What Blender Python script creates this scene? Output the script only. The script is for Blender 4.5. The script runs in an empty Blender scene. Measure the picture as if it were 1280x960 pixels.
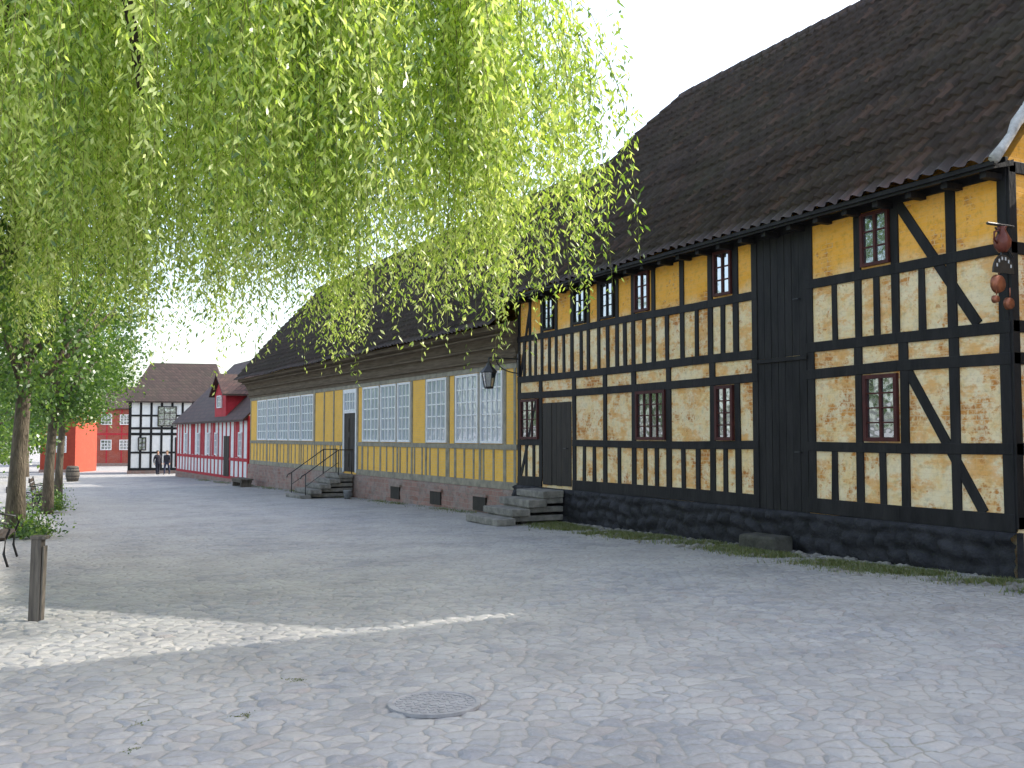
import bpy, bmesh, math, random
import numpy as np
from mathutils import Vector, Matrix
R = random.Random(7)
scene = bpy.context.scene
COL = scene.collection
pi = math.pi

def gz(y):
    return -0.015*min(max(y, -5), 100)

# ------------------------------------------------------------ node helpers
def node(nt, typ, ins=None, **props):
    nd = nt.nodes.new(typ)
    for k, v in props.items():
        setattr(nd, k, v)
    for k, v in (ins or {}).items():
        if isinstance(v, bpy.types.NodeSocket):
            nt.links.new(v, nd.inputs[k])
        else:
            nd.inputs[k].default_value = v
    return nd

def c4(c):
    return (c[0], c[1], c[2], 1.0)

def mixc(nt, fac, a, b, blend='MIX'):
    a = c4(a) if isinstance(a, tuple) else a
    b = c4(b) if isinstance(b, tuple) else b
    return node(nt, 'ShaderNodeMixRGB', {0: fac, 1: a, 2: b}, blend_type=blend).outputs[0]

def ramp(nt, fac, stops):
    nd = node(nt, 'ShaderNodeValToRGB', {0: fac})
    cr = nd.color_ramp
    while len(cr.elements) < len(stops):
        cr.elements.new(0.5)
    for e, (p, c) in zip(cr.elements, stops):
        e.position = p
        e.color = c4(c) if isinstance(c, tuple) else (c, c, c, 1)
    return nd.outputs[0]

def mth(nt, op, a, b=0.0, c=0.0, clamp=False):
    return node(nt, 'ShaderNodeMath', {0: a, 1: b, 2: c}, operation=op, use_clamp=clamp).outputs[0]

def newmat(name):
    m = bpy.data.materials.new(name)
    m.use_nodes = True
    nt = m.node_tree
    nt.nodes.clear()
    out = node(nt, 'ShaderNodeOutputMaterial')
    return m, nt, out

def objco(nt, scale=(1, 1, 1)):
    tc = node(nt, 'ShaderNodeTexCoord').outputs['Object']
    if scale == (1, 1, 1):
        return tc
    return node(nt, 'ShaderNodeMapping', {0: tc, 3: scale}).outputs[0]

def noise(nt, co, scale, detail=4, rough=0.55):
    return node(nt, 'ShaderNodeTexNoise', {'Vector': co, 'Scale': scale, 'Detail': detail, 'Roughness': rough}).outputs['Fac']

def bsdf(nt, out, col, rough=0.8, spec=0.3, normal=None, metal=0.0):
    ins = {'Base Color': c4(col) if isinstance(col, tuple) else col, 'Roughness': rough, 'Specular IOR Level': spec, 'Metallic': metal}
    if normal is not None:
        ins['Normal'] = normal
    b = node(nt, 'ShaderNodeBsdfPrincipled', ins)
    nt.links.new(b.outputs[0], out.inputs[0])
    return b

def bump(nt, h, strength=0.3, dist=0.02):
    return node(nt, 'ShaderNodeBump', {'Height': h, 'Strength': strength, 'Distance': dist}).outputs[0]

def noisy(name, c1, c2, scale=3, rough=0.8, bs=0.4, bscale=30, stretch=(1, 1, 1), spec=0.3, metal=0.0, bd=0.01):
    m, nt, out = newmat(name)
    co = objco(nt, stretch)
    f = noise(nt, co, scale, 4, 0.65)
    col = ramp(nt, f, [(0.32, c1), (0.68, c2)])
    nb = bump(nt, noise(nt, co, bscale, 2), bs, bd)
    bsdf(nt, out, col, rough, spec, nb, metal)
    return m

def wallco(nt):
    tc = node(nt, 'ShaderNodeTexCoord').outputs['Object']
    sp = node(nt, 'ShaderNodeSeparateXYZ', {0: tc})
    s = mth(nt, 'ADD', sp.outputs[0], sp.outputs[1])
    cb = node(nt, 'ShaderNodeCombineXYZ', {0: s, 1: sp.outputs[2], 2: 0.0})
    return tc, cb.outputs[0], sp.outputs[2]

def brickwall(name, b1, b2, mortar, plaster1, plaster2, cover=0.5, upper=None, upz=4.2, bw=0.24, bh=0.075, soft=0.06, stain=0.5, mort=0.15, bst=0.5, rust=None):
    m, nt, out = newmat(name)
    tc, co, z = wallco(nt)
    wob = node(nt, 'ShaderNodeTexNoise', {'Vector': tc, 'Scale': 1.3, 'Detail': 1}).outputs['Color']
    co2 = node(nt, 'ShaderNodeVectorMath', {0: co, 1: node(nt, 'ShaderNodeVectorMath', {0: wob, 3: 0.07}, operation='SCALE').outputs[0]}, operation='ADD').outputs[0]
    br = node(nt, 'ShaderNodeTexBrick', {'Vector': co2, 'Color1': c4(b1), 'Color2': c4(b2), 'Mortar': c4(mortar), 'Scale': 1.0,
              'Mortar Size': 0.008, 'Mortar Smooth': 0.4, 'Bias': 0.0, 'Brick Width': bw, 'Row Height': bh})
    n1 = noise(nt, tc, 1.3, 6, 0.7)
    n2 = noise(nt, tc, 9, 4, 0.7)
    n3 = noise(nt, tc, 45, 2, 0.7)
    n4 = noise(nt, co2, 3.0, 4, 0.7)
    pl = mixc(nt, ramp(nt, n4, [(0.42, 0.0), (0.62, 1.0)]), plaster1, plaster2)
    if rust:
        rn = noise(nt, node(nt, 'ShaderNodeMapping', {0: co2, 1: (7.3, 2.1, 0), 3: (1.0, 1.7, 1.0)}).outputs[0], 1.5, 5, 0.72)
        pl = mixc(nt, ramp(nt, rn, [(0.49, 0.0), (0.57, 0.62), (0.66, 0.85)]), pl, rust)
    if upper:
        zz = mth(nt, 'ADD', z, mth(nt, 'MULTIPLY', n1, 0.6))
        uf = ramp(nt, mth(nt, 'MULTIPLY_ADD', zz, 2.0, -2.0*(upz+0.3)+0.5), [(0.2, 0.0), (0.8, 1.0)])
        pl = mixc(nt, mth(nt, 'MULTIPLY', uf, 0.88), pl, upper)
    mask = mth(nt, 'ADD', mth(nt, 'MULTIPLY', n1, 0.6), mth(nt, 'MULTIPLY', n2, 0.4))
    if upper:
        mask = mth(nt, 'ADD', mask, mth(nt, 'MULTIPLY', uf, -0.02))
    mk = ramp(nt, mask, [(cover-soft, 0.0), (cover+soft, 1.0)])
    col = mixc(nt, mk, pl, br.outputs['Color'])
    col = mixc(nt, mth(nt, 'MULTIPLY', br.outputs['Fac'], mort), col, mortar)
    dirt = ramp(nt, n2, [(0.30, 1.0-0.5*stain), (0.5, 1.0)])
    col = mixc(nt, 1.0, col, dirt, 'MULTIPLY')
    h = mth(nt, 'ADD', mth(nt, 'MULTIPLY', br.outputs['Fac'], -0.8), mth(nt, 'MULTIPLY', n3, 0.9))
    h = mth(nt, 'ADD', h, mth(nt, 'MULTIPLY', mk, -1.0))
    bsdf(nt, out, col, 0.9, 0.15, bump(nt, h, bst, 0.012))
    return m

M = {}
M['black'] = noisy('black_tarred_timber', (0.007, 0.007, 0.008), (0.022, 0.021, 0.022), 4, 0.65, 0.7, 25, (1, 1, 0.25), 0.25)
M['wallA'] = brickwall('worn_ochre_brick', (0.50, 0.19, 0.05), (0.70, 0.33, 0.09), (0.72, 0.52, 0.30), (0.90, 0.75, 0.50), (0.88, 0.66, 0.34), 0.548, (0.92, 0.44, 0.05), 4.25, soft=0.03, rust=(0.80, 0.40, 0.11))
M['wallB'] = brickwall('yellow_limewashed_brick', (0.78, 0.45, 0.09), (0.86, 0.51, 0.13), (0.70, 0.50, 0.26), (0.90, 0.54, 0.11), (0.84, 0.49, 0.10), 0.56, stain=0.3, mort=0.45)
M['greywood'] = noisy('weathered_grey_timber', (0.20, 0.185, 0.15), (0.36, 0.33, 0.25), 6, 0.85, 0.6, 30, (0.6, 0.6, 0.6), 0.2)
M['cornice'] = noisy('brown_grey_cornice_boards', (0.085, 0.066, 0.044), (0.18, 0.14, 0.098), 5, 0.85, 0.6, 25, (0.3, 1, 4), 0.2)
M['white'] = noisy('white_window_paint', (0.74, 0.74, 0.73), (0.84, 0.84, 0.83), 6, 0.6, 0.2, 40)
M['redframe'] = noisy('dark_red_window_paint', (0.045, 0.012, 0.011), (0.085, 0.020, 0.018), 6, 0.6, 0.2, 40)
M['redtimber'] = noisy('red_painted_timber', (0.34, 0.02, 0.03), (0.50, 0.035, 0.05), 4, 0.7, 0.3, 30)
M['whiteplaster'] = brickwall('white_limewash', (0.72, 0.71, 0.68), (0.66, 0.65, 0.62), (0.60, 0.60, 0.58), (0.82, 0.82, 0.80), (0.76, 0.76, 0.74), 0.6, stain=0.2)
M['redwall'] = brickwall('red_brick_wall', (0.30, 0.07, 0.05), (0.38, 0.11, 0.08), (0.30, 0.22, 0.18), (0.36, 0.08, 0.05), (0.32, 0.07, 0.05), 0.5, stain=0.3)
M['orangewall'] = brickwall('orange_painted_wall', (0.32, 0.06, 0.04), (0.38, 0.085, 0.05), (0.30, 0.10, 0.07), (0.36, 0.065, 0.038), (0.31, 0.055, 0.035), 0.6, stain=0.3)
M['darkwood'] = noisy('dark_door_wood', (0.012, 0.010, 0.009), (0.035, 0.028, 0.022), 5, 0.6, 0.5, 30, (3, 1, 0.3))
M['plinthA'] = noisy('black_tarred_fieldstone', (0.010, 0.011, 0.014), (0.036, 0.036, 0.042), 3.5, 0.75, 0.8, 18, bd=0.03)
M['plinthB'] = brickwall('pinkish_rubble_plinth', (0.26, 0.14, 0.11), (0.36, 0.23, 0.19), (0.30, 0.27, 0.23), (0.32, 0.26, 0.23), (0.24, 0.19, 0.165), 0.5, bw=0.34, bh=0.14, mort=0.5)
M['stone'] = noisy('worn_step_stone', (0.14, 0.135, 0.12), (0.30, 0.28, 0.25), 5, 0.85, 0.8, 25, bd=0.02)
M['darkstone'] = noisy('dark_mossy_stone', (0.04, 0.04, 0.032), (0.10, 0.095, 0.08), 5, 0.85, 0.8, 25, bd=0.02)
M['iron'] = noisy('black_wrought_iron', (0.012, 0.012, 0.013), (0.03, 0.03, 0.03), 8, 0.5, 0.2, 40, spec=0.5)
M['oldwood'] = noisy('weathered_post_wood', (0.07, 0.06, 0.05), (0.18, 0.155, 0.125), 5, 0.85, 0.8, 25, (5, 5, 0.4))
M['benchwood'] = noisy('dark_bench_wood', (0.03, 0.022, 0.016), (0.075, 0.055, 0.04), 5, 0.7, 0.6, 25, (0.4, 5, 5))
M['bark'] = noisy('tree_bark', (0.06, 0.05, 0.036), (0.17, 0.14, 0.10), 6, 0.95, 1.0, 18, (2, 2, 0.5), bd=0.04)
M['willowbark'] = noisy('willow_bark', (0.018, 0.014, 0.010), (0.06, 0.046, 0.030), 6, 0.95, 1.0, 14, (2, 2, 0.5), bd=0.04)
M['twig'] = noisy('willow_twig_bark', (0.10, 0.11, 0.03), (0.20, 0.20, 0.06), 6, 0.8)
M['mortar'] = noisy('white_verge_mortar', (0.30, 0.29, 0.27), (0.60, 0.59, 0.56), 6, 0.9, 0.7, 20)
M['copper'] = noisy('dull_copper', (0.25, 0.09, 0.05), (0.42, 0.17, 0.10), 6, 0.4, 0.2, 40, metal=0.7)
M['zinc'] = noisy('galvanised_zinc', (0.20, 0.21, 0.22), (0.34, 0.35, 0.36), 8, 0.45, 0.2, 40, metal=0.6)
M['castiron'] = noisy('grey_worn_cast_iron', (0.24, 0.235, 0.235), (0.36, 0.35, 0.35), 9, 0.6, 0.5, 60, spec=0.4)
M['letter'] = noisy('white_sign_lettering', (0.7, 0.7, 0.68), (0.8, 0.8, 0.78), 6)

def glass(name, refl, tint):
    m, nt, out = newmat(name)
    co = objco(nt)
    nb = bump(nt, noise(nt, co, 3.0, 2), 0.25, 0.05)
    d = node(nt, 'ShaderNodeBsdfPrincipled', {'Base Color': c4(tint), 'Roughness': 0.2})
    g = node(nt, 'ShaderNodeBsdfGlossy', {'Color': (0.85, 0.9, 0.95, 1), 'Roughness': 0.04, 'Normal': nb})
    mx = node(nt, 'ShaderNodeMixShader', {0: refl, 1: d.outputs[0], 2: g.outputs[0]})
    nt.links.new(mx.outputs[0], out.inputs[0])
    return m
M['glass'] = glass('old_window_glass', 0.45, (0.03, 0.04, 0.045))
M['glassB'] = glass('painted_sky_window_glass', 0.35, (0.40, 0.45, 0.52))  # pale base tint paints in the reflected sky

def roofmat(name, cols, moss=(0.065, 0.066, 0.038), attr=True, mossamt=0.35):
    m, nt, out = newmat(name)
    co = objco(nt)
    if attr:
        f = node(nt, 'ShaderNodeAttribute', attribute_name='rnd').outputs['Fac']
        h = noise(nt, co, 30, 2)
        dist = 0.005
    else:
        tc, wc, z = wallco(nt)
        br = node(nt, 'ShaderNodeTexBrick', {'Vector': wc, 'Color1': (0, 0, 0, 1), 'Color2': (1, 1, 1, 1), 'Mortar': (0.1, 0.1, 0.1, 1), 'Scale': 1.0, 'Mortar Size': 0.03, 'Brick Width': 0.25, 'Row Height': 0.25}, offset=0.0)
        f = node(nt, 'ShaderNodeRGBToBW', {0: br.outputs['Color']}).outputs[0]
        h = mth(nt, 'MULTIPLY', br.outputs['Fac'], -1.0)
        dist = 0.05
    col = ramp(nt, f, cols)
    big = noise(nt, co, 0.7, 4, 0.6)
    col = mixc(nt, ramp(nt, big, [(0.45, 0.0), (0.75, mossamt)]), col, moss)
    sm = noise(nt, co, 16, 3, 0.7)
    col = mixc(nt, ramp(nt, sm, [(0.62, 0.0), (0.74, 0.35)]), col, (0.14, 0.13, 0.11))
    bsdf(nt, out, col, 0.7, 0.35, bump(nt, h, 0.5, dist))
    return m
M['roof'] = roofmat('brown_pantiles', [(0.0, (0.043, 0.031, 0.028)), (0.5, (0.055, 0.039, 0.034)), (0.88, (0.070, 0.046, 0.038)), (1.0, (0.105, 0.062, 0.05))])
M['roofB'] = roofmat('dark_brown_pantiles', [(0.0, (0.040, 0.030, 0.026)), (0.9, (0.062, 0.043, 0.036)), (1.0, (0.09, 0.058, 0.047))])
M['roofred'] = roofmat('red_brown_pantiles', [(0.0, (0.05, 0.028, 0.025)), (1.0, (0.10, 0.052, 0.042))], attr=False, mossamt=0.3)
M['rooffar'] = roofmat('brown_far_pantiles', [(0.0, (0.045, 0.032, 0.027)), (1.0, (0.085, 0.055, 0.045))], attr=False, mossamt=0.3)

def leafmat(name, stops, trans=0.5, tint=(1.0, 1.0, 0.5)):
    m, nt, out = newmat(name)
    f = node(nt, 'ShaderNodeAttribute', attribute_name='rnd').outputs['Fac']
    col = ramp(nt, f, stops)
    d = node(nt, 'ShaderNodeBsdfDiffuse', {'Color': col})
    t = node(nt, 'ShaderNodeBsdfTranslucent', {'Color': mixc(nt, 1.0, col, tint, 'MULTIPLY')})
    g = node(nt, 'ShaderNodeBsdfGlossy', {'Color': (0.7, 0.7, 0.7, 1), 'Roughness': 0.4})
    a = node(nt, 'ShaderNodeMixShader', {0: trans, 1: d.outputs[0], 2: t.outputs[0]})
    b = node(nt, 'ShaderNodeMixShader', {0: 0.08, 1: a.outputs[0], 2: g.outputs[0]})
    nt.links.new(b.outputs[0], out.inputs[0])
    return m
M['willow'] = leafmat('willow_leaves', [(0.0, (0.03, 0.075, 0.008)), (0.25, (0.11, 0.22, 0.02)), (0.55, (0.46, 0.62, 0.08)), (1.0, (0.85, 0.90, 0.38))], 0.6, (1.0, 1.0, 0.7))
M['leaf'] = leafmat('broad_leaves', [(0.0, (0.035, 0.09, 0.012)), (0.5, (0.08, 0.18, 0.02)), (1.0, (0.24, 0.36, 0.05))], 0.5)
M['grass'] = leafmat('weeds_and_grass', [(0.0, (0.08, 0.12, 0.02)), (0.6, (0.15, 0.18, 0.05)), (1.0, (0.26, 0.23, 0.11))], 0.3)

# ------------------------------------------------------------ mesh helpers
class MB:
    def __init__(s):
        s.v = []; s.f = []; s.m = []
    def add(s, vs, fs, m=0):
        o = len(s.v)
        s.v += [tuple(v) for v in vs]
        s.f += [tuple(i+o for i in f) for f in fs]
        s.m += [m]*len(fs)
    def box(s, x0, x1, y0, y1, z0, z1, m=0, j=0.0):
        vs = [(x0, y0, z0), (x1, y0, z0), (x1, y1, z0), (x0, y1, z0), (x0, y0, z1), (x1, y0, z1), (x1, y1, z1), (x0, y1, z1)]
        if j:
            vs = [(a+R.uniform(-j, j), b, c+R.uniform(-j, j)*0.6) for a, b, c in vs]
        s.add(vs, [(0, 3, 2, 1), (4, 5, 6, 7), (0, 1, 5, 4), (1, 2, 6, 5), (2, 3, 7, 6), (3, 0, 4, 7)], m)
    def beam(s, xa, za, xb, zb, w, y0, y1, m=0):
        dx, dz = xb-xa, zb-za
        L = math.hypot(dx, dz); nx, nz = -dz/L*w/2, dx/L*w/2
        p = [(xa+nx, za+nz), (xa-nx, za-nz), (xb-nx, zb-nz), (xb+nx, zb+nz)]
        vs = [(a, y0, b) for a, b in p]+[(a, y1, b) for a, b in p]
        s.add(vs, [(0, 1, 2, 3), (7, 6, 5, 4), (0, 4, 5, 1), (1, 5, 6, 2), (2, 6, 7, 3), (3, 7, 4, 0)], m)
    def extr(s, prof, x0, x1, m=0, caps=True):
        n = len(prof)
        vs = [(x0, a, b) for a, b in prof]+[(x1, a, b) for a, b in prof]
        fs = [(i, (i+1) % n, (i+1) % n+n, i+n) for i in range(n)]
        if caps:
            fs += [tuple(range(n))[::-1], tuple(range(n, 2*n))]
        s.add(vs, fs, m)
    def tube(s, pts, rad, n=8, m=0):
        pts = [Vector(p) for p in pts]
        vs = []
        up = Vector((0.13, 0.21, 0.97))
        for i, p in enumerate(pts):
            t = (pts[min(i+1, len(pts)-1)]-pts[max(i-1, 0)]).normalized()
            a = t.cross(up)
            if a.length < 0.15:
                a = t.cross(Vector((1, 0, 0)))
            a.normalize(); b = t.cross(a)
            r = rad[i] if hasattr(rad, '__len__') else rad
            for k in range(n):
                an = 2*pi*k/n
                vs.append(p+a*math.cos(an)*r+b*math.sin(an)*r)
        fs = []
        for i in range(len(pts)-1):
            for k in range(n):
                fs.append((i*n+k, i*n+(k+1) % n, (i+1)*n+(k+1) % n, (i+1)*n+k))
        fs += [tuple(range(n))[::-1], tuple((len(pts)-1)*n+k for k in range(n))]
        s.add(vs, fs, m)
    def lathe(s, prof, cx, cy, n=16, m=0):
        vs = []
        for r, z in prof:
            for k in range(n):
                a = 2*pi*k/n
                vs.append((cx+r*math.cos(a), cy+r*math.sin(a), z))
        fs = []
        for i in range(len(prof)-1):
            for k in range(n):
                fs.append((i*n+k, i*n+(k+1) % n, (i+1)*n+(k+1) % n, (i+1)*n+k))
        fs += [tuple(range(n))[::-1], tuple((len(prof)-1)*n+k for k in range(n))]
        s.add(vs, fs, m)
    def obj(s, name, mats, parent=None, smooth=False, bevel=0):
        me = bpy.data.meshes.new(name)
        me.from_pydata(s.v, [], s.f)
        for mt in (mats if isinstance(mats, list) else [mats]):
            me.materials.append(mt)
        if any(s.m):
            me.polygons.foreach_set('material_index', s.m)
        if smooth:
            me.polygons.foreach_set('use_smooth', [True]*len(me.polygons))
        me.update()
        bm = bmesh.new(); bm.from_mesh(me)
        bmesh.ops.recalc_face_normals(bm, faces=bm.faces)
        bm.to_mesh(me); bm.free()
        o = bpy.data.objects.new(name, me)
        COL.objects.link(o)
        if parent:
            o.parent = parent
        if bevel:
            b = o.modifiers.new('bevel', 'BEVEL'); b.width = bevel; b.segments = 2; b.limit_method = 'ANGLE'
        return o

def tag(o, label, cat, group=None):
    o['label'] = label; o['category'] = cat
    if group: o['group'] = group
    return o

def top(name, label, cat, loc, rotz=0.0, group=None):
    e = bpy.data.objects.new(name, None)
    e.empty_display_size = 0.3
    e.location = loc; e.rotation_euler = (0, 0, math.radians(rotz))
    COL.objects.link(e)
    return tag(e, label, cat, group)

def nmesh(name, V, F, mat, rnd=None, parent=None, smooth=False):
    me = bpy.data.meshes.new(name)
    V = np.asarray(V, dtype=np.float32); F = np.asarray(F, dtype=np.int32)
    k = F.shape[1]
    me.vertices.add(len(V)); me.vertices.foreach_set('co', V.ravel())
    me.loops.add(F.size); me.loops.foreach_set('vertex_index', F.ravel())
    me.polygons.add(len(F))
    me.polygons.foreach_set('loop_start', np.arange(0, F.size, k, dtype=np.int32))
    me.polygons.foreach_set('loop_total', np.full(len(F), k, dtype=np.int32))
    if smooth:
        me.polygons.foreach_set('use_smooth', np.ones(len(F), dtype=bool))
    me.update(calc_edges=True)
    me.materials.append(mat)
    if rnd is not None:
        at = me.attributes.new('rnd', 'FLOAT', 'FACE')
        at.data.foreach_set('value', np.asarray(rnd, dtype=np.float32))
    o = bpy.data.objects.new(name, me)
    COL.objects.link(o)
    if parent: o.parent = parent
    return o

# ------------------------------------------------------------ roof
def pantiles(parent, x0, x1, ye, ze, yr, zr, mat, tw=0.25, course=0.33, k=6, hip0=None, hip1=None, amp=0.038, seed=1, sag=0.05):
    q = np.random.RandomState(seed)
    L = math.hypot(yr-ye, zr-ze); dy, dz = (yr-ye)/L, (zr-ze)/L
    ny, nz = dz, -dy
    nt_ = int(round((x1-x0)/tw)); ncol = nt_*k
    xs = np.linspace(x0, x1, ncol+1)
    tile = np.minimum((np.arange(ncol+1)//k), nt_-1)
    nrow = int(math.ceil(L/course))
    rowsX, rowsY, rowsZ, rr = [], [], [], []
    for r in range(nrow):
        jit = q.uniform(-0.008, 0.008, nt_)[tile]
        wav = q.uniform(-0.010, 0.010)
        for e in (0, 1):
            s_ = min((r+e)*course, L)
            off = (0.065 if e == 0 else 0.0)+amp*np.sin(2*pi*(xs-x0)/((x1-x0)/nt_))+jit
            off = off+sag*np.sin(xs*0.45+1.0)*math.sin(pi*s_/L)+0.02*np.sin(xs*1.1+s_*0.9)
            if e == 0:
                ss = s_-0.02+jit*1.5+wav
            else:
                ss = s_+0*xs
            Y = ye+dy*ss+ny*off; Z = ze+dz*ss+nz*off
            X = xs.copy()
            zz = ze+dz*s_
            lo, hi = x0, x1
            if hip0: lo = x0+max(0.0, (zz-hip0[0])/(zr-hip0[0]))*hip0[1]
            if hip1: hi = x1-max(0.0, (zz-hip1[0])/(zr-hip1[0]))*hip1[1]
            X = np.clip(X, lo, hi)
            rowsX.append(X); rowsY.append(Y+0*X); rowsZ.append(Z+0*X); rr.append(r)
    V = np.stack([np.array(rowsX), np.array(rowsY), np.array(rowsZ)], -1).reshape(-1, 3)
    nr = len(rowsX); w = ncol+1
    i, j = np.meshgrid(np.arange(nr-1), np.arange(ncol), indexing='ij')
    a = (i*w+j).ravel()
    F = np.stack([a, a+1, a+1+w, a+w], -1)
    rt = q.rand(nrow, nt_)
    rnd = rt[np.array(rr)[i.ravel()], np.minimum(j.ravel()//k, nt_-1)]
    return nmesh('roof', V, F, mat, rnd, parent, smooth=False)

def roof_rest(parent_roof, x0, x1, ye, ze, yr, zr, mat, hip0=None, hip1=None):
    mb = MB()
    yb = 2*yr-ye
    def at(hz):
        t = (hz-ze)/(zr-ze); yf = ye+(yr-ye)*t
        return yf, 2*yr-yf
    poly = [(x0, yb, ze), (x1, yb, ze)]
    i0 = i1 = 0.0
    if hip1:
        i1 = hip1[1]; poly += [(x1, at(hip1[0])[1], hip1[0])]
    poly += [(x1-i1, yr, zr)]
    if hip0: i0 = hip0[1]
    poly += [(x0+i0, yr, zr)]
    if hip0: poly += [(x0, at(hip0[0])[1], hip0[0])]
    mb.add(poly, [tuple(range(len(poly)))])
    for hp_, xx, s_ in ((hip0, x0, 1), (hip1, x1, -1)):
        if hp_:
            yf, ybk = at(hp_[0])
            mb.add([(xx, yf, hp_[0]), (xx, ybk, hp_[0]), (xx+s_*hp_[1], yr, zr)], [(0, 1, 2)])
    mb.obj('rear_roof_slope', mat, parent_roof)
    rb = MB()
    def capline(p, q_):
        p, q_ = Vector(p), Vector(q_)
        n = max(1, int((q_-p).length/0.38))
        for i in range(n):
            a = p.lerp(q_, i/n); b = p.lerp(q_, (i+1)/n+0.02)
            a = a+Vector((0, 0, R.uniform(-.01, .01)))
            rb.tube([a, b], [0.13, 0.105], 8)
    capline((x0+i0, yr, zr), (x1-i1, yr, zr))
    for hp_, xx, s_ in ((hip0, x0, 1), (hip1, x1, -1)):
        if hp_:
            yf, ybk = at(hp_[0])
            capline((xx, yf, hp_[0]), (xx+s_*hp_[1], yr, zr))
            capline((xx, ybk, hp_[0]), (xx+s_*hp_[1], yr, zr))
    rb.obj('ridge_tiles', mat, parent_roof, smooth=True)

def window(parent, x0, x1, z0, z1, cols, rows, fm, gm, y=0.0, mid=True, border=0.055, bar=0.022, sill=False):
    g = MB(); g.box(x0+0.02, x1-0.02, y-0.02, y+0.018, z0+0.02, z1-0.02)
    w = g.obj('window', gm, parent)
    f = MB(); b = border
    f.box(x0, x0+b, y-0.03, y+0.06, z0, z1); f.box(x1-b, x1, y-0.03, y+0.06, z0, z1)
    f.box(x0+b, x1-b, y-0.03, y+0.058, z0, z0+b); f.box(x0+b, x1-b, y-0.03, y+0.058, z1-b, z1)
    W = x1-x0-2*b; H = z1-z0-2*b
    for i in range(1, cols):
        xx = x0+b+W*i/cols; ww = bar if not (mid and i*2 == cols) else bar*1.9
        f.box(xx-ww/2, xx+ww/2, y-0.01, y+0.045, z0+b, z1-b)
    for i in range(1, rows):
        zz = z0+b+H*i/rows
        f.box(x0+b, x1-b, y-0.008, y+0.038, zz-bar/2, zz+bar/2)
    f.obj('frame', fm, w)
    return w

def body(parent, x0, x1, depth, zb, ze, rise, mat, clip=None, near=None):
    h = depth/2
    def pr(c):
        t = (c-ze)/rise
        return [(0, zb), (0, ze), (-h*t, c), (-depth+h*t, c), (-depth, ze), (-depth, zb)]
    mb = MB()
    if clip:
        xs_ = x0
        if near:
            mb.extr(pr(near[0]), x0, x0+near[1]); xs_ = x0+near[1]
        mb.extr(pr(clip), xs_, x1)
    else:
        mb.extr([(0, zb), (0, ze), (-h, ze+rise), (-depth, ze), (-depth, zb)], x0, x1)
    return mb.obj('wall', mat, parent)

# ============================================================ HOUSE A (half-timbered)
A = top('timber_framed_house', 'two-storey house with black timber frame and worn ochre panels', 'house', (11.5, 8.31, 0), 90)
LA = 13.96
body(A, 0, LA, 9.0, -0.5, 5.3, 5.1, M['wallA'], clip=9.4, near=(6.0, 2.6))
fr = MB()
Y0, Y1 = -0.03, 0.028
def rail(x0, x1, z0, z1, y1=0.034):
    n = max(1, int((x1-x0)/1.6)); z_off = [R.uniform(-0.018, 0.018) for _ in range(n+1)]
    for i in range(n):
        a = x0+(x1-x0)*i/n; b = x0+(x1-x0)*(i+1)/n
        vs = [(a, Y0, z0+z_off[i]), (b, Y0, z0+z_off[i+1]), (b, y1, z0+z_off[i+1]), (a, y1, z0+z_off[i]),
              (a, Y0, z1+z_off[i]), (b, Y0, z1+z_off[i+1]), (b, y1, z1+z_off[i+1]), (a, y1, z1+z_off[i])]
        fr.add(vs, [(0, 3, 2, 1), (4, 5, 6, 7), (0, 1, 5, 4), (1, 2, 6, 5), (2, 3, 7, 6), (3, 0, 4, 7)])
def segs(z0, z1, cuts):
    x = 0
    for a, b in cuts:
        if a > x: rail(x, a, z0, z1)
        x = b
    if x < LA: rail(x, LA, z0, z1)
HATCH = (3.66, 4.84)
segs(0.46, 0.70, [HATCH, (11.2, 12.68)])
segs(1.46, 1.61, [(1.87, 1.87), HATCH, (11.2, 12.68)])
segs(2.63, 2.79, [HATCH])
segs(3.05, 3.21, [HATCH])
segs(4.09, 4.24, [HATCH])
segs(5.10, 5.36, [])
def post(x, z0, z1, w=0.15):
    fr.box(x-w/2, x+w/2, Y0, Y1, z0, z1, j=0.014)
low = [.08, .87, 1.72, 2.58, 3.58, 4.92, 5.40, 6.10, 7.46, 8.68, 9.8, 11.12, 12.74, 13.88]
for x in low: post(x, 0.6, 2.7, 0.15)
up = [.08, .87, 1.85, 2.56, 3.58, 4.92, 5.42, 6.14, 7.0, 7.96, 8.69, 9.30, 10.05, 10.49, 11.22, 11.96, 12.67, 13.3, 13.88]
for x in up: post(x, 3.1, 5.2, 0.125 if x > 6.5 else 0.14)
for x in [2.15, 3.1, 5.75, 6.55, 7.0, 7.88, 8.28, 9.25, 10.25, 10.68, 13.1, 13.5]: post(x, 0.65, 1.5, 0.12)
for x in [1.38, 2.2, 3.05, 5.78, 6.55, 7.5, 8.3, 9.0, 9.68, 10.8, 11.6, 12.3, 13.0, 13.6]: post(x, 3.15, 4.15, 0.115)
for x in [0.08, .87, 1.72, 2.58, 3.58, 4.92, 6.1, 7.46, 8.68, 9.8, 11.12, 12.74, 13.88]: post(x, 2.72, 3.1, 0.16)
Yb = 0.022
fr.beam(1.78, 5.12, 0.48, 3.2, 0.15, Y0, Yb)
fr.beam(1.66, 2.65, 0.46, 0.68, 0.15, Y0, Yb)
fr.beam(13.25, 5.12, 13.82, 3.2, 0.10, Y0, Yb)
fr.beam(12.95, 2.62, 13.8, 0.68, 0.11, Y0, Yb)
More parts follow.
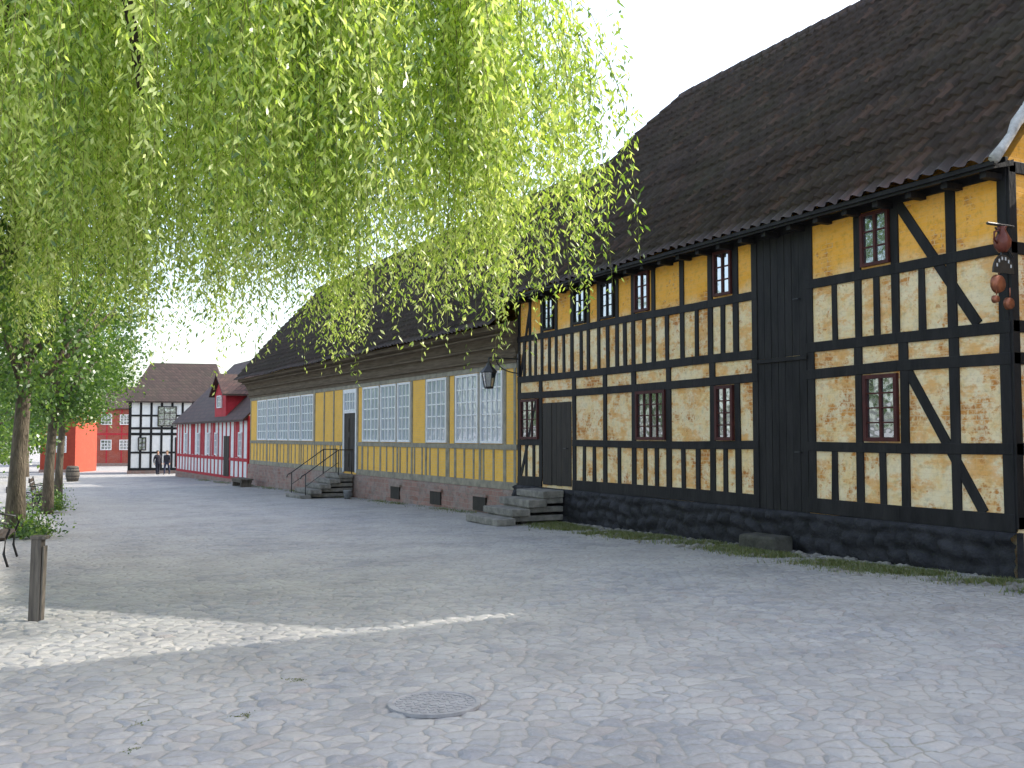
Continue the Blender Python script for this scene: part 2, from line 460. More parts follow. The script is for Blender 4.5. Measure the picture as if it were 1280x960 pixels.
def gbeam(ya, za, yb, zb, w):
    d = math.hypot(yb-ya, zb-za); n = (-(zb-za)/d*w/2, (yb-ya)/d*w/2)
    p = [(ya+n[0], za+n[1]), (ya-n[0], za-n[1]), (yb-n[0], zb-n[1]), (yb+n[0], zb+n[1])]
    vs = [(-0.03, a, b) for a, b in p]+[(0.03, a, b) for a, b in p]
    fr.add(vs, [(0, 1, 2, 3), (7, 6, 5, 4), (0, 4, 5, 1), (1, 5, 6, 2), (2, 6, 7, 3), (3, 7, 4, 0)])
for yy in [-0.06, -1.1, -2.2, -3.4, -4.5, -5.6, -6.8, -7.9, -8.93]: gbeam(yy, 0.5, yy, 5.3, 0.15)
for zz in [0.58, 1.53, 2.71, 3.13, 4.16, 5.23]: gbeam(0, zz, -9, zz, 0.16)
fr.obj('timber_frame', M['black'], A, bevel=0.008)

for (a, b) in [(1.93, 2.47), (5.51, 6.01), (8.09, 8.60), (9.40, 9.95), (10.58, 11.12), (12.06, 12.58)]:
    window(A, a, b, 4.27, 5.09, 2, 3, M['redframe'] if a < 9.2 else M['black'], M['glass'], border=0.05)
for (a, b, c) in [(1.83, 2.47, 2), (5.50, 6.00, 2), (7.56, 8.58, 4), (12.84, 13.78, 3)]:
    window(A, a, b, 1.62, 2.62, c, 4, M['redframe'], M['glass'], border=0.06)

def plank_door(parent, name, x0, x1, z0, z1, n, mat, y=0.03, handle=True):
    mb = MB(); w = (x1-x0)/n
    for i in range(n):
        yy = y+R.uniform(-0.006, 0.006)
        mb.box(x0+i*w+0.005, x0+(i+1)*w-0.005, -0.03, yy, z0+R.uniform(0, .01), z1)
    d = mb.obj(name, mat, parent)
    if handle:
        h = MB(); h.tube([(x0+0.14, y, (z0+z1)/2-0.1), (x0+0.14, y+0.05, (z0+z1)/2-0.1), (x0+0.26, y+0.05, (z0+z1)/2-0.1)], 0.012, 6)
        h.obj('handle', M['iron'], d)
    return d
plank_door(A, 'barn_door', HATCH[0], HATCH[1], 0.12, 2.95, 7, M['black'], 0.02)
plank_door(A, 'loft_hatch', HATCH[0], HATCH[1], 3.02, 5.1, 7, M['black'], 0.012)
mb = MB(); mb.box(HATCH[0]-0.02, HATCH[1]+0.02, -0.02, 0.05, 2.952, 3.018); mb.obj('hatch_beam', M['black'], A)
plank_door(A, 'door', 11.26, 12.62, 0.52, 2.5, 6, M['darkwood'], 0.024)

def rubble(parent, name, x0, x1, z0, z1, mat, y=0.08, step=0.11, amp=0.05, seed=3):
    q = np.random.RandomState(seed)
    nx = int((x1-x0)/step); nz = max(3, int((z1-z0)/step))
    cells = q.rand(int((x1-x0)/0.32)+3, int((z1-z0)/0.24)+3)
    mb = MB(); vs = []
    for j in range(nz+1):
        for i in range(nx+1):
            x = x0+(x1-x0)*i/nx; z = z0+(z1-z0)*j/nz
            wx = 0.06*math.sin(z*9+x*1.7); wz = 0.05*math.sin(x*3.1)
            cu, cv = (x-x0+wx+0.1)/0.36+0.5*(int((z-z0+wz+0.06)/0.24) % 2), (z-z0+wz+0.06)/0.24
            fu, fv = cu % 1-0.5, cv % 1-0.5
            bulge = max(0, 1-(2*max(abs(fu), abs(fv)))**3)
            d = amp*(bulge*(0.4+1.0*cells[min(int(cu), cells.shape[0]-1), min(int(cv), cells.shape[1]-1)]))+q.uniform(-0.01, 0.01)
            vs.append((x, y+d*(0 if j in (nz,) else 1), z))
    fs = [(j*(nx+1)+i, j*(nx+1)+i+1, (j+1)*(nx+1)+i+1, (j+1)*(nx+1)+i) for j in range(nz) for i in range(nx)]
    mb.add(vs, fs)
    mb.add([(x0, y, z1), (x1, y, z1), (x1, -0.05, z1), (x0, -0.05, z1)], [(0, 1, 2, 3)])
    mb.add([(x0, y, z0), (x0, -0.05, z0), (x0, -0.05, z1), (x0, y, z1)], [(0, 1, 2, 3)])
    mb.add([(x1, y, z0), (x1, -0.05, z0), (x1, -0.05, z1), (x1, y, z1)], [(0, 1, 2, 3)])
    return mb.obj(name, mat, parent, smooth=True)
rubble(A, 'plinth', -0.06, LA, -0.6, 0.455, M['plinthA'], y=0.09, step=0.05, amp=0.11)
H0 = (6.2, 2.3); H1 = (9.75, 1.35)  # near hip is out of view, shaped so its shadow widens the sunlit wedge
XA = -0.14; ZR = 10.95
ra = pantiles(A, XA, LA+0.15, 0.42, 5.22, -4.5, ZR, M['roof'], hip0=H0, hip1=H1, k=6, seed=5)
roof_rest(ra, XA, LA+0.15, 0.42, 5.22, -4.5, ZR, M['rooffar'], hip0=H0, hip1=H1)
sf = MB()
sf.extr([(0.0, 5.30), (0.40, 5.17), (0.40, 5.13), (0.0, 5.22)], -0.1, LA+0.1)
sf.extr([(0.36, 5.17), (0.44, 5.17), (0.44, 5.23), (0.36, 5.23)], -0.13, LA+0.12)
for i in range(24):
    x = 0.1+i*0.6
    sf.box(x-0.05, x+0.05, 0.03, 0.34, 5.06, 5.14)
sf.obj('eave_boards', M['black'], A)
vg = MB()
pts = [Vector((XA-0.02, 0.46, 5.24)).lerp(Vector((XA-0.02, -0.45, 6.27)), t/6) for t in range(7)]
pts = [p+Vector((R.uniform(-.02, .02), R.uniform(-.02, .02), R.uniform(-.02, .02))) for p in pts]
vg.tube(pts, [0.065+R.uniform(-.02, .02) for _ in pts], 7)
vg.obj('verge', M['mortar'], A, smooth=True)

# ============================================================ HOUSE B (long yellow)
B = top('long_yellow_house', 'long low yellow house with grey timbers and white windows', 'house', (11.5, 22.32, 0), 91.8)
LB = 27.9
body(B, 0, LB, 7.4, -1.2, 3.7, 4.9, M['wallB'])
fr = MB()
Z = [(0.30, 0.50), (1.34, 1.48), (3.46, 3.62)]
DB = (12.05, 13.5)
for z0, z1 in Z:
    if z0 < 3:
        fr.box(0, DB[0], -0.03, 0.030, z0, z1); fr.box(DB[1], LB, -0.03, 0.030, z0, z1)
    else:
        fr.box(0, LB, -0.03, 0.030, z0, z1)
for x in [.12, .66, 2.1, 3.70, 4.16, 5.80, 6.92, 8.13, 9.68, 11.45, 11.97, 13.58, 14.7, 15.9, 17.15, 19.02, 20.87, 22.72, 24.57, 26.5, 27.82]:
    fr.box(x-0.06, x+0.06, -0.03, 0.024, 0.4, 3.5, j=0.006)
x = 0.7
while x < LB-0.4:
    if not (DB[0]-0.3 < x < DB[1]+0.2):
        fr.box(x-0.045, x+0.045, -0.03, 0.020, 0.4, 1.4, j=0.008)
    x += 0.60
fr.obj('timber_frame', M['greywood'], B, bevel=0.006)
wb = [(.74, 2.03, 4), (2.18, 3.62, 4), (4.25, 5.72, 4), (7.0, 8.06, 3), (8.21, 9.60, 4), (9.76, 11.38, 4)]
wb += [(17.24+i*1.85, 17.24+i*1.85+1.70, 4) for i in range(5)]
for a, b, c in wb:
    window(B, a, b, 1.50, 3.44, c, 5, M['white'], M['glassB'], border=0.07, bar=0.035)
d = MB()
d.box(DB[0], DB[0]+0.1, -0.03, 0.05, 0.36, 3.44, 1); d.box(DB[1]-0.1, DB[1], -0.03, 0.05, 0.36, 3.44, 1)
d.box(DB[0]+0.1, DB[1]-0.1, -0.03, 0.048, 3.34, 3.44, 1); d.box(DB[0]+0.1, DB[1]-0.1, -0.03, 0.048, 2.55, 2.63, 1)
d.box(DB[0]+0.1, (DB[0]+DB[1])/2-0.01, -0.02, 0.02, 0.38, 2.55, 0); d.box((DB[0]+DB[1])/2+0.01, DB[1]-0.1, -0.02, 0.02, 0.38, 2.55, 0)
for xx in (DB[0]+0.2, (DB[0]+DB[1])/2+0.1):
    for z0 in (0.55, 1.15, 1.85):
        d.box(xx, xx+0.38, 0.018, 0.035, z0, z0+0.5, 0)
do = d.obj('door', [M['darkwood'], M['white']], B)
window(do, DB[0]+0.1, DB[1]-0.1, 2.63, 3.34, 4, 2, M['white'], M['glassB'], y=0.005, border=0.05, bar=0.03)
rubble(B, 'plinth', 0, LB+0.05, -1.2, 0.297, M['plinthB'], y=0.10, step=0.08, amp=0.025, seed=8)
for xx in (1.5, 4.4, 7.6, 15.2):
    c = MB(); c.box(xx, xx+0.75, 0.06, 0.16, -0.32-0.004*xx, 0.05)
    co_ = c.obj('cellar_opening', M['darkwood'], B)
    c = MB(); c.box(xx-0.08, xx+0.83, 0.06, 0.188, 0.052, 0.13)
    c.obj('lintel', M['plinthB'], co_)
prof = []
for i in range(9):
    a = i/8*pi/2
    prof.append((0.05+0.50*(1-math.cos(a)), 3.62+0.80*math.sin(a)))
prof = [(0.0, 3.60), (0.06, 3.60)]+prof+[(0.62, 4.42), (0.62, 4.54), (0.0, 4.70)]
cn = MB(); cn.extr(prof, -0.02, LB+0.25)
for k_, (yy, zz) in enumerate([(0.09, 3.74), (0.20, 4.05), (0.42, 4.32)]):
    cn.box(-0.02, LB+0.26, yy-0.03, yy+0.035, zz-0.025, zz+0.02)
cn.obj('cornice', M['cornice'], B)
rb_ = pantiles(B, 0.0, LB+0.35, 0.78, 4.50, -3.7, 9.55, M['roofB'], k=5, seed=9, sag=0.06)
roof_rest(rb_, 0.0, LB+0.35, 0.78, 4.50, -3.7, 9.55, M['rooffar'])

# ============================================================ generic distant houses
def far_house(name, label, loc, rot, L, depth, zb, ze, rise, wallm, timm, roofm, posts, rails, wins, framem, doors=(), fz=0.14, ov=0.35, hip=0.0, eo=0.2):
    E = top(name, label, 'house', loc, rot)
    if hip:
        mb = MB(); mb.extr([(0, zb), (0, ze), (-depth, ze), (-depth, zb)], 0, L); mb.obj('wall', wallm, E)
    else:
        body(E, 0, L, depth, zb, ze, rise, wallm)
    if timm:
        f = MB()
        for (z0, z1) in rails:
            f.box(0, L, -0.03, 0.035, z0, z1)
        for x in posts:
            f.box(x-fz/2, x+fz/2, -0.03, 0.028, zb+0.3, ze)
        for (z0, z1) in rails:
            f.box(-0.03, 0.03, -depth, 0, z0+0.003, z1-0.003)
            f.box(L-0.03, L+0.03, -depth, 0, z0+0.003, z1-0.003)
        for i in range(int(depth/1.2)+1):
            y = -min(depth-0.07, i*1.2+0.07)
            f.box(-0.025, 0.025, y-fz/2, y+fz/2, zb+0.3, ze)
            f.box(L-0.025, L+0.025, y-fz/2, y+fz/2, zb+0.3, ze)
        f.obj('timber_frame', timm, E)
    for (a, b, z0, z1, c, r) in wins:
        window(E, a, b, z0, z1, c, r, framem, M['glass'], y=0.03, border=0.07, bar=0.04)
    for (a, b, z0, z1) in doors:
        plank_door(E, 'door', a, b, z0, z1, 4, M['darkwood'], 0.045)
    h = depth/2; sl = rise/h
    rm = MB()
    t = 0.12
    zE = ze-ov*sl+0.05; zR = ze+rise+0.08
    for sgn in (1, -1):
        ye = ov if sgn == 1 else -depth-ov
        rm.add([(-eo, ye, zE), (L+eo, ye, zE), (L+eo-hip, -h, zR), (-eo+hip, -h, zR),
                (-eo, ye, zE+t), (L+eo, ye, zE+t), (L+eo-hip, -h, zR+t), (-eo+hip, -h, zR+t)],
               [(0, 1, 2, 3), (4, 5, 6, 7), (0, 1, 5, 4), (1, 2, 6, 5), (3, 0, 4, 7)])
    if hip:
        for xx, s_ in ((-eo, 1), (L+eo, -1)):
            rm.add([(xx, ov, zE+t), (xx, -depth-ov, zE+t), (xx+s_*hip, -h, zR+t)], [(0, 1, 2)])
    ro = rm.obj('roof', roofm, E)
    pm = MB(); pm.box(-0.05, L+0.05, -0.05, 0.09, zb-0.5, zb+0.30); pm.obj('plinth', M['plinthB'], E)
    return E, ro

C, cr_ = far_house('red_timbered_house', 'low house with red timbers, white panels and a roof dormer', (10.8, 51.5, 0), 93.0, 18.2, 7.6, -0.95, 2.75, 3.8,
    M['whiteplaster'], M['redtimber'], M['roofred'], [0.1+i*0.91 for i in range(21)], [(-0.7, -0.5), (0.35, 0.52), (2.5, 2.75)],
    [(1.1, 1.8, 0.6, 1.9, 2, 3), (6.5, 7.2, 0.6, 1.9, 2, 3), (8.4, 9.0, 0.6, 1.9, 2, 3), (11.1, 11.8, 0.6, 1.9, 2, 3), (14.7, 15.4, 0.6, 1.9, 2, 3)], M['white'],
    [(3.9, 5.1, -0.55, 1.7)], fz=0.20)
for a in (2.0, 7.4, 10.2, 13.0, 16.2):
    sh = MB(); sh.box(a+0.05, a+0.62, -0.01, 0.02, 0.55, 2.48)
    sh.obj('red_panel', M['redtimber'], C)
dm = MB()
dm.extr([(0.12, 2.6), (0.12, 4.1), (-3.2, 4.1), (-3.2, 2.6)], 4.4, 7.0)
dmo = dm.obj('dormer', M['redtimber'], C)
dr = MB()
for s_ in (1, -1):
    xe = 5.7+s_*1.65
    dr.add([(xe, 0.4, 3.95), (xe, -3.6, 3.95), (5.7, -3.6, 5.15), (5.7, 0.4, 5.15), (xe, 0.4, 4.05), (xe, -3.6, 4.05), (5.7, -3.6, 5.26), (5.7, 0.4, 5.26)],
           [(0, 1, 2, 3), (4, 5, 6, 7), (0, 3, 7, 4), (0, 1, 5, 4)])
dr.obj('dormer_roof', M['roofred'], dmo)
dg = MB(); dg.add([(4.4, 0.12, 4.1), (7.0, 0.12, 4.1), (5.7, 0.12, 5.1)], [(0, 1, 2)])
dg.obj('dormer_gable', M['redtimber'], dmo)
w_ = window(dmo, 5.2, 6.2, 3.3, 4.0, 2, 2, M['white'], M['glass'], y=0.16)

far_house('white_timbered_house', 'two-storey white house with black timber frame and brown roof', (14.6, 78.4, 0), 165, 7.1, 7.0, -1.25, 4.5, 2.9,
    M['whiteplaster'], M['black'], M['rooffar'], [0.1+i*0.766 for i in range(10)], [(-0.95, -0.75), (0.35, 0.5), (1.75, 1.95), (2.2, 2.38), (3.2, 3.34), (4.3, 4.52)],
    [(3.6, 5.0, 2.45, 4.0, 3, 3), (5.8, 6.4, 0.6, 1.6, 2, 2)], M['darkwood'], [(2.6, 3.7, -0.7, 1.6)], fz=0.17, hip=1.2)
far_house('long_red_house', 'two-storey red brick house with rows of white windows', (17.5, 110.5, 0), 165, 15.0, 8, -1.5, 4.7, 2.3,
    M['redwall'], M['redtimber'], M['rooffar'], [0.1+i*1.5 for i in range(11)], [(1.8, 2.0)],
    [(1.0+i*1.9, 2.1+i*1.9, z, z+1.1, 3, 3) for i in range(7) for z in (0.2, 2.9)], M['white'], [])
far_house('orange_house', 'small orange-red painted house catching the sunlight', (4.5, 89.8, 0), 160, 2.8, 6, -1.4, 3.4, 1.4,
    M['orangewall'], None, M['rooffar'], [], [], [(0.7, 1.5, 0.3, 1.7, 2, 3)], M['white'], [])
F_, fr_ = far_house('unseen_shading_house', 'unseen tall house beside the lane, shaped to shade the cobbles', (13.5, -14.0, 0), 90, 21.85, 9, 0.0, 6.2, 6.3,  # out of view; height and hip set by the shade wanted on the foreground
    M['wallA'], M['black'], M['rooffar'], [0.1+i*1.3 for i in range(17)], [(0.5, 0.7), (3.0, 3.2), (5.9, 6.1)], [(2.0, 3.0, 1.2, 2.4, 2, 3)], M['redframe'], hip=1.35, eo=0.05)
pw = MB(); pw.box(21.89, 22.27, -0.6, -0.02, 0.0, 6.1); pw.obj('sun_gap_blocker', M['plinthA'], F_)  # added block, stops sun passing through the slot between the two houses

# ============================================================ GROUND
def axis(f0, f1, fine, lo, hi, g=1.16):
    a = list(np.arange(f0, f1, fine)); st = fine; x = a[-1]
    while x < hi:
        st = min(st*g, 30); x += st; a.append(x)
    st = fine; x = f0; b = []
    while x > lo:
        st = min(st*g, 30); x -= st; b.append(x)
    return np.array(b[::-1]+a)
gx = axis(-0.9, 7.5, 0.03, -300, 300, 1.05); gy = axis(4.0, 11.5, 0.03, -200, 500, 1.05)
XX, YY = np.meshgrid(gx, gy, indexing='xy')
ZZ = -0.015*np.clip(YY, -5, 100)
V = np.stack([XX, YY, ZZ], -1).reshape(-1, 3)
w = len(gx)
i, j = np.meshgrid(np.arange(len(gy)-1), np.arange(w-1), indexing='ij')
a = (i*w+j).ravel()
F = np.stack([a, a+1, a+1+w, a+w], -1)

m, nt, out = newmat('cobblestones')
co = objco(nt)
wn = node(nt, 'ShaderNodeTexNoise', {'Vector': co, 'Scale': 3.5, 'Detail': 2}).outputs['Color']
wv = node(nt, 'ShaderNodeVectorMath', {0: wn, 3: 0.13}, operation='SCALE').outputs[0]
cw = node(nt, 'ShaderNodeVectorMath', {0: co, 1: wv}, operation='ADD').outputs[0]
cw = node(nt, 'ShaderNodeMapping', {0: cw, 2: (0, 0, 0.47), 3: (1.0, 1.18, 0.0)}).outputs[0]
SC = 6.4
ve = node(nt, 'ShaderNodeTexVoronoi', {'Vector': cw, 'Scale': SC, 'Randomness': 0.9}, feature='DISTANCE_TO_EDGE', voronoi_dimensions='2D').outputs['Distance']
vc = node(nt, 'ShaderNodeTexVoronoi', {'Vector': cw, 'Scale': SC, 'Randomness': 0.9}, feature='F1', voronoi_dimensions='2D')
sp = node(nt, 'ShaderNodeSeparateColor', {0: vc.outputs['Color']})
stonec = ramp(nt, sp.outputs[0], [(0.0, (0.27, 0.275, 0.295)), (0.3, (0.35, 0.352, 0.365)), (0.6, (0.385, 0.383, 0.385)), (0.94, (0.425, 0.41, 0.40)), (1.0, (0.36, 0.32, 0.31))])
ndet = noise(nt, co, 28, 3, 0.7)
stonec = mixc(nt, 0.6, stonec, ramp(nt, ndet, [(0.3, (0.58, 0.58, 0.58)), (0.7, (1.0, 1.0, 1.0))]), 'MULTIPLY')
bigv = noise(nt, co, 0.8, 5, 0.7)
gapc = ramp(nt, bigv, [(0.40, (0.33, 0.315, 0.285)), (0.58, (0.28, 0.265, 0.235)), (0.70, (0.17, 0.17, 0.10))])
gm_ = ramp(nt, ve, [(0.01, 0.6), (0.10, 0.0)])
dust = noise(nt, co, 0.35, 4, 0.6)
sand = noise(nt, co, 2.2, 4, 0.7)
dmix = mth(nt, 'ADD', mth(nt, 'MULTIPLY', dust, 0.55), mth(nt, 'MULTIPLY', sand, 0.45))
stonec = mixc(nt, ramp(nt, dmix, [(0.38, 0.05), (0.60, 0.8)]), stonec, (0.43, 0.41, 0.38))
col = mixc(nt, gm_, stonec, gapc)
col = mixc(nt, 1.0, col, ramp(nt, bigv, [(0.3, (0.74, 0.74, 0.74)), (0.6, (1.0, 1.0, 1.0))]), 'MULTIPLY')
hh = ramp(nt, ve, [(0.0, 0.0), (0.09, 0.32), (0.20, 0.74), (0.38, 1.0)])
hb = node(nt, 'ShaderNodeRGBToBW', {0: hh}).outputs[0]
hgt = mth(nt, 'MULTIPLY', hb, mth(nt, 'MULTIPLY_ADD', sp.outputs[1], 0.9, 0.45))
hgt = mth(nt, 'ADD', hgt, mth(nt, 'MULTIPLY', ndet, 0.3))
hgt = mth(nt, 'ADD', hgt, mth(nt, 'MULTIPLY', dust, 2.6))
b_ = bsdf(nt, out, col, 0.78, 0.28)
dp = node(nt, 'ShaderNodeDisplacement', {'Height': hgt, 'Midlevel': 2.0, 'Scale': 0.017})
nt.links.new(dp.outputs[0], out.inputs['Displacement'])
m.displacement_method = 'BOTH'
ground = nmesh('ground', V, F, m, smooth=True)
ground['kind'] = 'structure'

def blades(name, n, fn, h, mat, seed):
    q = np.random.RandomState(seed)
    P = fn(q, n); n = len(P)
    H = q.uniform(0.4, 1.0, n)*h; an = q.uniform(0, 2*pi, n); wd = q.uniform(0.006, 0.014, n)
    lean = q.normal(0, 0.4, (n, 2))*H[:, None]
    dx = np.stack([np.cos(an)*wd, np.sin(an)*wd, np.zeros(n)], -1)
    tip = P+np.stack([lean[:, 0], lean[:, 1], H], -1)
    V = np.stack([P-dx, P+dx, tip], 1).reshape(-1, 3)
    F = np.arange(3*n).reshape(-1, 3)
    return nmesh(name, V, F, mat, q.rand(n))
def strip(q, n):
    y = q.uniform(6.5, 20.5, n*3); x = 11.02-np.abs(q.normal(0, 0.34, n*3))+0.15*np.sin(y)
    k = np.sin(y*2.1)+np.sin(y*5.3+1+x*3)+q.normal(0, 0.6, n*3)
    ok = (k > -0.3)
    x, y = x[ok][:n], y[ok][:n]
    return np.stack([x, y, -0.015*y-0.02], -1)
g_ = blades('grass', 34000, strip, 0.10, M['grass'], 3); g_['kind'] = 'stuff'
def strip2(q, n):
    y = q.uniform(22, 60, n); x = 11.2-0.0314*(y-22)-np.abs(q.normal(0, 0.25, n))
    ok = np.sin(y*1.3)+np.sin(y*3.7)+q.normal(0, .5, n) > 0.2
    x, y = x[ok], y[ok]
    return np.stack([x, y, -0.015*y-0.02], -1)
g_ = blades('grass', 6000, strip2, 0.12, M['grass'], 4); g_['kind'] = 'stuff'
def tufts(q, n):
    c = np.array([(0.75, 6.6), (0.62, 6.1), (1.9, 7.3), (0.6, 5.6), (1.35, 6.5)])
    k = q.randint(0, len(c), n)
    p = c[k]+q.normal(0, 0.04, (n, 2))
    return np.stack([p[:, 0], p[:, 1], -0.015*p[:, 1]-0.01], -1)
g_ = blades('grass', 330, tufts, 0.014, M['grass'], 6); g_['kind'] = 'stuff'
sb = MB()
for i in range(420):
    y = R.uniform(7.5, 21); x = 11.32-abs(R.gauss(0, 0.5)); r = R.uniform(0.03, 0.085)
    z = gz(y)
    bm = bmesh.new(); bmesh.ops.create_icosphere(bm, subdivisions=1, radius=r)
    for v_ in bm.verts:
        v_.co = Vector((v_.co.x*1.2, v_.co.y, v_.co.z*0.6))*R.uniform(0.85, 1.15)+Vector((x, y, z))
    sb.add([v_.co[:] for v_ in bm.verts], [tuple(v_.index for v_ in f_.verts) for f_ in bm.faces]); bm.free()
so = sb.obj('loose_stones', M['stone'], smooth=True); so['kind'] = 'stuff'

# ============================================================ LEAVES
def leaf_mesh(name, P, D, Ln, Wd, mat, rnd, parent, seed=1):
    q = np.random.RandomState(seed)
    n = len(P)
    D = D/np.linalg.norm(D, axis=1, keepdims=True)
    S = np.cross(D, q.normal(0, 1, (n, 3))); S /= np.linalg.norm(S, axis=1, keepdims=True)+1e-9
    mid = P+D*(Ln*0.45)[:, None]
    V = np.stack([P, mid+S*(Wd/2)[:, None], P+D*Ln[:, None], mid-S*(Wd/2)[:, None]], 1).reshape(-1, 3)
    F = np.arange(4*n).reshape(-1, 4)
    return nmesh(name, V, F, mat, rnd, parent)

# ---- weeping willow
WX, WY = -1.4, 13.6
wz = gz(WY)
W = top('willow_tree', 'large weeping willow with long hanging light green strands', 'tree', (WX, WY, wz))
tr = MB()
tr.tube([(-0.6, 0, -0.2), (-0.55, 0, 1.2), (-0.4, -0.1, 2.6), (-0.2, -0.2, 4.6), (0.2, -0.3, 6.4)], [0.52, 0.42, 0.38, 0.34, 0.26], 14)
q = np.random.RandomState(21)
ax1 = np.array([0.8915, -0.4531]); ax2 = np.array([0.4531, 0.8915])
cen = np.array([1.9, -1.1])-ax1*0.55
clus = []
while len(clus) < 350:
    a_, b_2 = q.uniform(-1, 1), q.uniform(-1, 1)
    rho2 = a_*a_+b_2*b_2
    if rho2 > 1: continue
    if q.rand() > 0.4+0.6*rho2: continue
    xy = cen+ax1*a_*6.8+ax2*b_2*3.6
    ztop = 6.2+3.4*(1-rho2)**0.7+q.uniform(-0.6, 0.8)
    clus.append((xy[0], xy[1], ztop, a_, b_2, rho2))
base = Vector((0.2, -0.3, 6.2))
for c_ in clus[::14]:
    e = Vector((c_[0], c_[1], c_[2]))
    mid1 = base.lerp(e, 0.35)+Vector((R.uniform(-.3, .3), R.uniform(-.3, .3), 1.3))
    mid2 = base.lerp(e, 0.7)+Vector((R.uniform(-.3, .3), R.uniform(-.3, .3), 1.1))
    tr.tube([base, mid1, mid2, e], [0.15, 0.09, 0.06, 0.025], 7)
tr.tube([(1.9, -4.1, 8.6), (2.05, -4.2, 7.2), (2.2, -4.25, 6.0), (2.35, -4.3, 5.0)], [0.09, 0.075, 0.055, 0.03], 8)
tr.tube([(0.2, -0.3, 6.2), (1.0, -2.3, 8.3), (1.9, -4.1, 8.6)], [0.2, 0.13, 0.09], 8)
tr.obj('trunk', M['willowbark'], W, smooth=True)
Ps, Ds, Ls, Ws, Rn = [], [], [], [], []
twigs = MB()
for (cx, cy, zt, a_, b_2, rho2) in clus:
    ang0 = math.atan2(cy, cx)
    tipz = 2.95+q.uniform(0, 1.7)+0.4*max(0, a_-0.55)*2.0
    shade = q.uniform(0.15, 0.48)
    if a_ < -0.15: shade -= 0.34*min(1, (-a_-0.15)*2.5)  # leaf colour darkened on the left to paint in that side's shade
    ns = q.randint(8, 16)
    sg = q.uniform(0.12, 0.26)
    for s_ in range(ns):
        x0_ = cx+q.normal(0, sg); y0_ = cy+q.normal(0, sg); z0_ = zt+q.uniform(-1.2, 0.3)
        ze_ = tipz+abs(q.normal(0, 0.45))-(0.6 if q.rand() < 0.08 else 0)
        if ze_ > z0_-0.8: ze_ = z0_-0.8
        Lh = z0_-ze_
        od = ang0+q.normal(0, 0.7); spread = q.uniform(0.1, 0.4)
        n = int(Lh/0.036)
        t = np.linspace(0, 1, n)
        sd = 1-np.exp(-t*4)
        ph = q.uniform(0, 6.28)
        px = x0_+math.cos(od)*spread*sd+0.05*np.sin(t*5+ph)
        py = y0_+math.sin(od)*spread*sd+0.05*np.cos(t*4+ph)
        pz = z0_-Lh*t
        keep = q.rand(n) < 0.9
        P = np.stack([px, py, pz], -1)[keep]; tt = t[keep]
        P += q.normal(0, 0.042, P.shape)
        n = len(P)
        an = q.uniform(0, 2*pi, n); o_ = q.uniform(0.3, 1.5, n)
        D = np.stack([np.cos(an)*o_, np.sin(an)*o_, -np.ones(n)], -1)
        taper = 1.0-0.35*tt**3
        Ps.append(P); Ds.append(D); Ls.append(q.uniform(0.075, 0.14, n)*taper); Ws.append(q.uniform(0.022, 0.042, n)*taper)
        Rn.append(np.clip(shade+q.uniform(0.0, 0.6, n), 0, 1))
        if s_ % 4 == 0:
            tp = [(px[int(i_)], py[int(i_)], pz[int(i_)]) for i_ in np.linspace(0, len(px)-1, 6)]
            twigs.tube(tp, [0.006, 0.005, 0.004, 0.003, 0.0025, 0.002], 3)
Ps = np.concatenate(Ps); Ds = np.concatenate(Ds); Ls = np.concatenate(Ls); Ws = np.concatenate(Ws); Rn = np.concatenate(Rn)
print('willow leaves', len(Ps))
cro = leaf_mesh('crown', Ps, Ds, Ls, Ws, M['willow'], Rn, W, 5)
twigs.obj('twigs', M['twig'], W)

def crown_pts(q, n_clump, per, rx, rz, zc, cs=0.38):
    P = []; Rr = []
    for _ in range(n_clump):
        while True:
            v_ = q.uniform(-1, 1, 3)
            if 0.35 < np.linalg.norm(v_) < 1: break
        c_ = np.array([v_[0]*rx, v_[1]*rx, zc+v_[2]*rz])
        s_ = cs*q.uniform(0.6, 1.3)
        P.append(c_+q.normal(0, 1, (per, 3))*np.array([s_, s_, s_*0.6]))
        Rr.append(np.clip(q.uniform(0, 0.4)+q.uniform(0, 0.6, per), 0, 1))
    return np.concatenate(P), np.concatenate(Rr)

def make_tree(name, label, loc, seed, rx=2.5, rz=2.8, zc=5.6, nc=85, per=190, size=1.0, tr_r=0.16, group=None, lean=0.1):
    q = np.random.RandomState(seed); Rr = random.Random(seed)
    T = top(name, label, 'tree', loc, 0, group)
    tb = MB()
    tb.tube([(0, 0, -0.2), (lean*0.3, 0, 1.2), (lean, 0.05, 2.6), (lean*1.1, 0, 4.2), (lean, 0, zc+rz*0.6)], [tr_r*1.4, tr_r, tr_r*0.88, tr_r*0.7, 0.04], 12)
    for k_ in range(9):
        a_ = Rr.uniform(0, 2*pi); z0 = Rr.uniform(2.6, 4.8); rr_ = rx*Rr.uniform(0.5, 0.9)
        tb.tube([(lean, 0, z0), (lean+math.cos(a_)*rr_*0.5, math.sin(a_)*rr_*0.5, z0+0.9), (lean+math.cos(a_)*rr_, math.sin(a_)*rr_, z0+1.9)], [0.07, 0.05, 0.02], 6)
    tb.obj('trunk', M['bark'], T, smooth=True)
    P, rn = crown_pts(q, nc, per, rx, rz, zc)
    n = len(P)
    D = q.normal(0, 1, (n, 3)); D[:, 2] -= 0.5
    leaf_mesh('crown', P, D, q.uniform(0.08, 0.14, n)*size, q.uniform(0.05, 0.09, n)*size, M['leaf'], rn, T, seed)
    return T
GT = 'row of young street trees beside the square'
tl = 'slim-trunked leafy tree in a row beside the square'
make_tree('street_tree', tl, (0.02, 22.1, gz(22.1)), 31, rx=2.6, rz=3.6, zc=6.2, nc=130, group=GT)
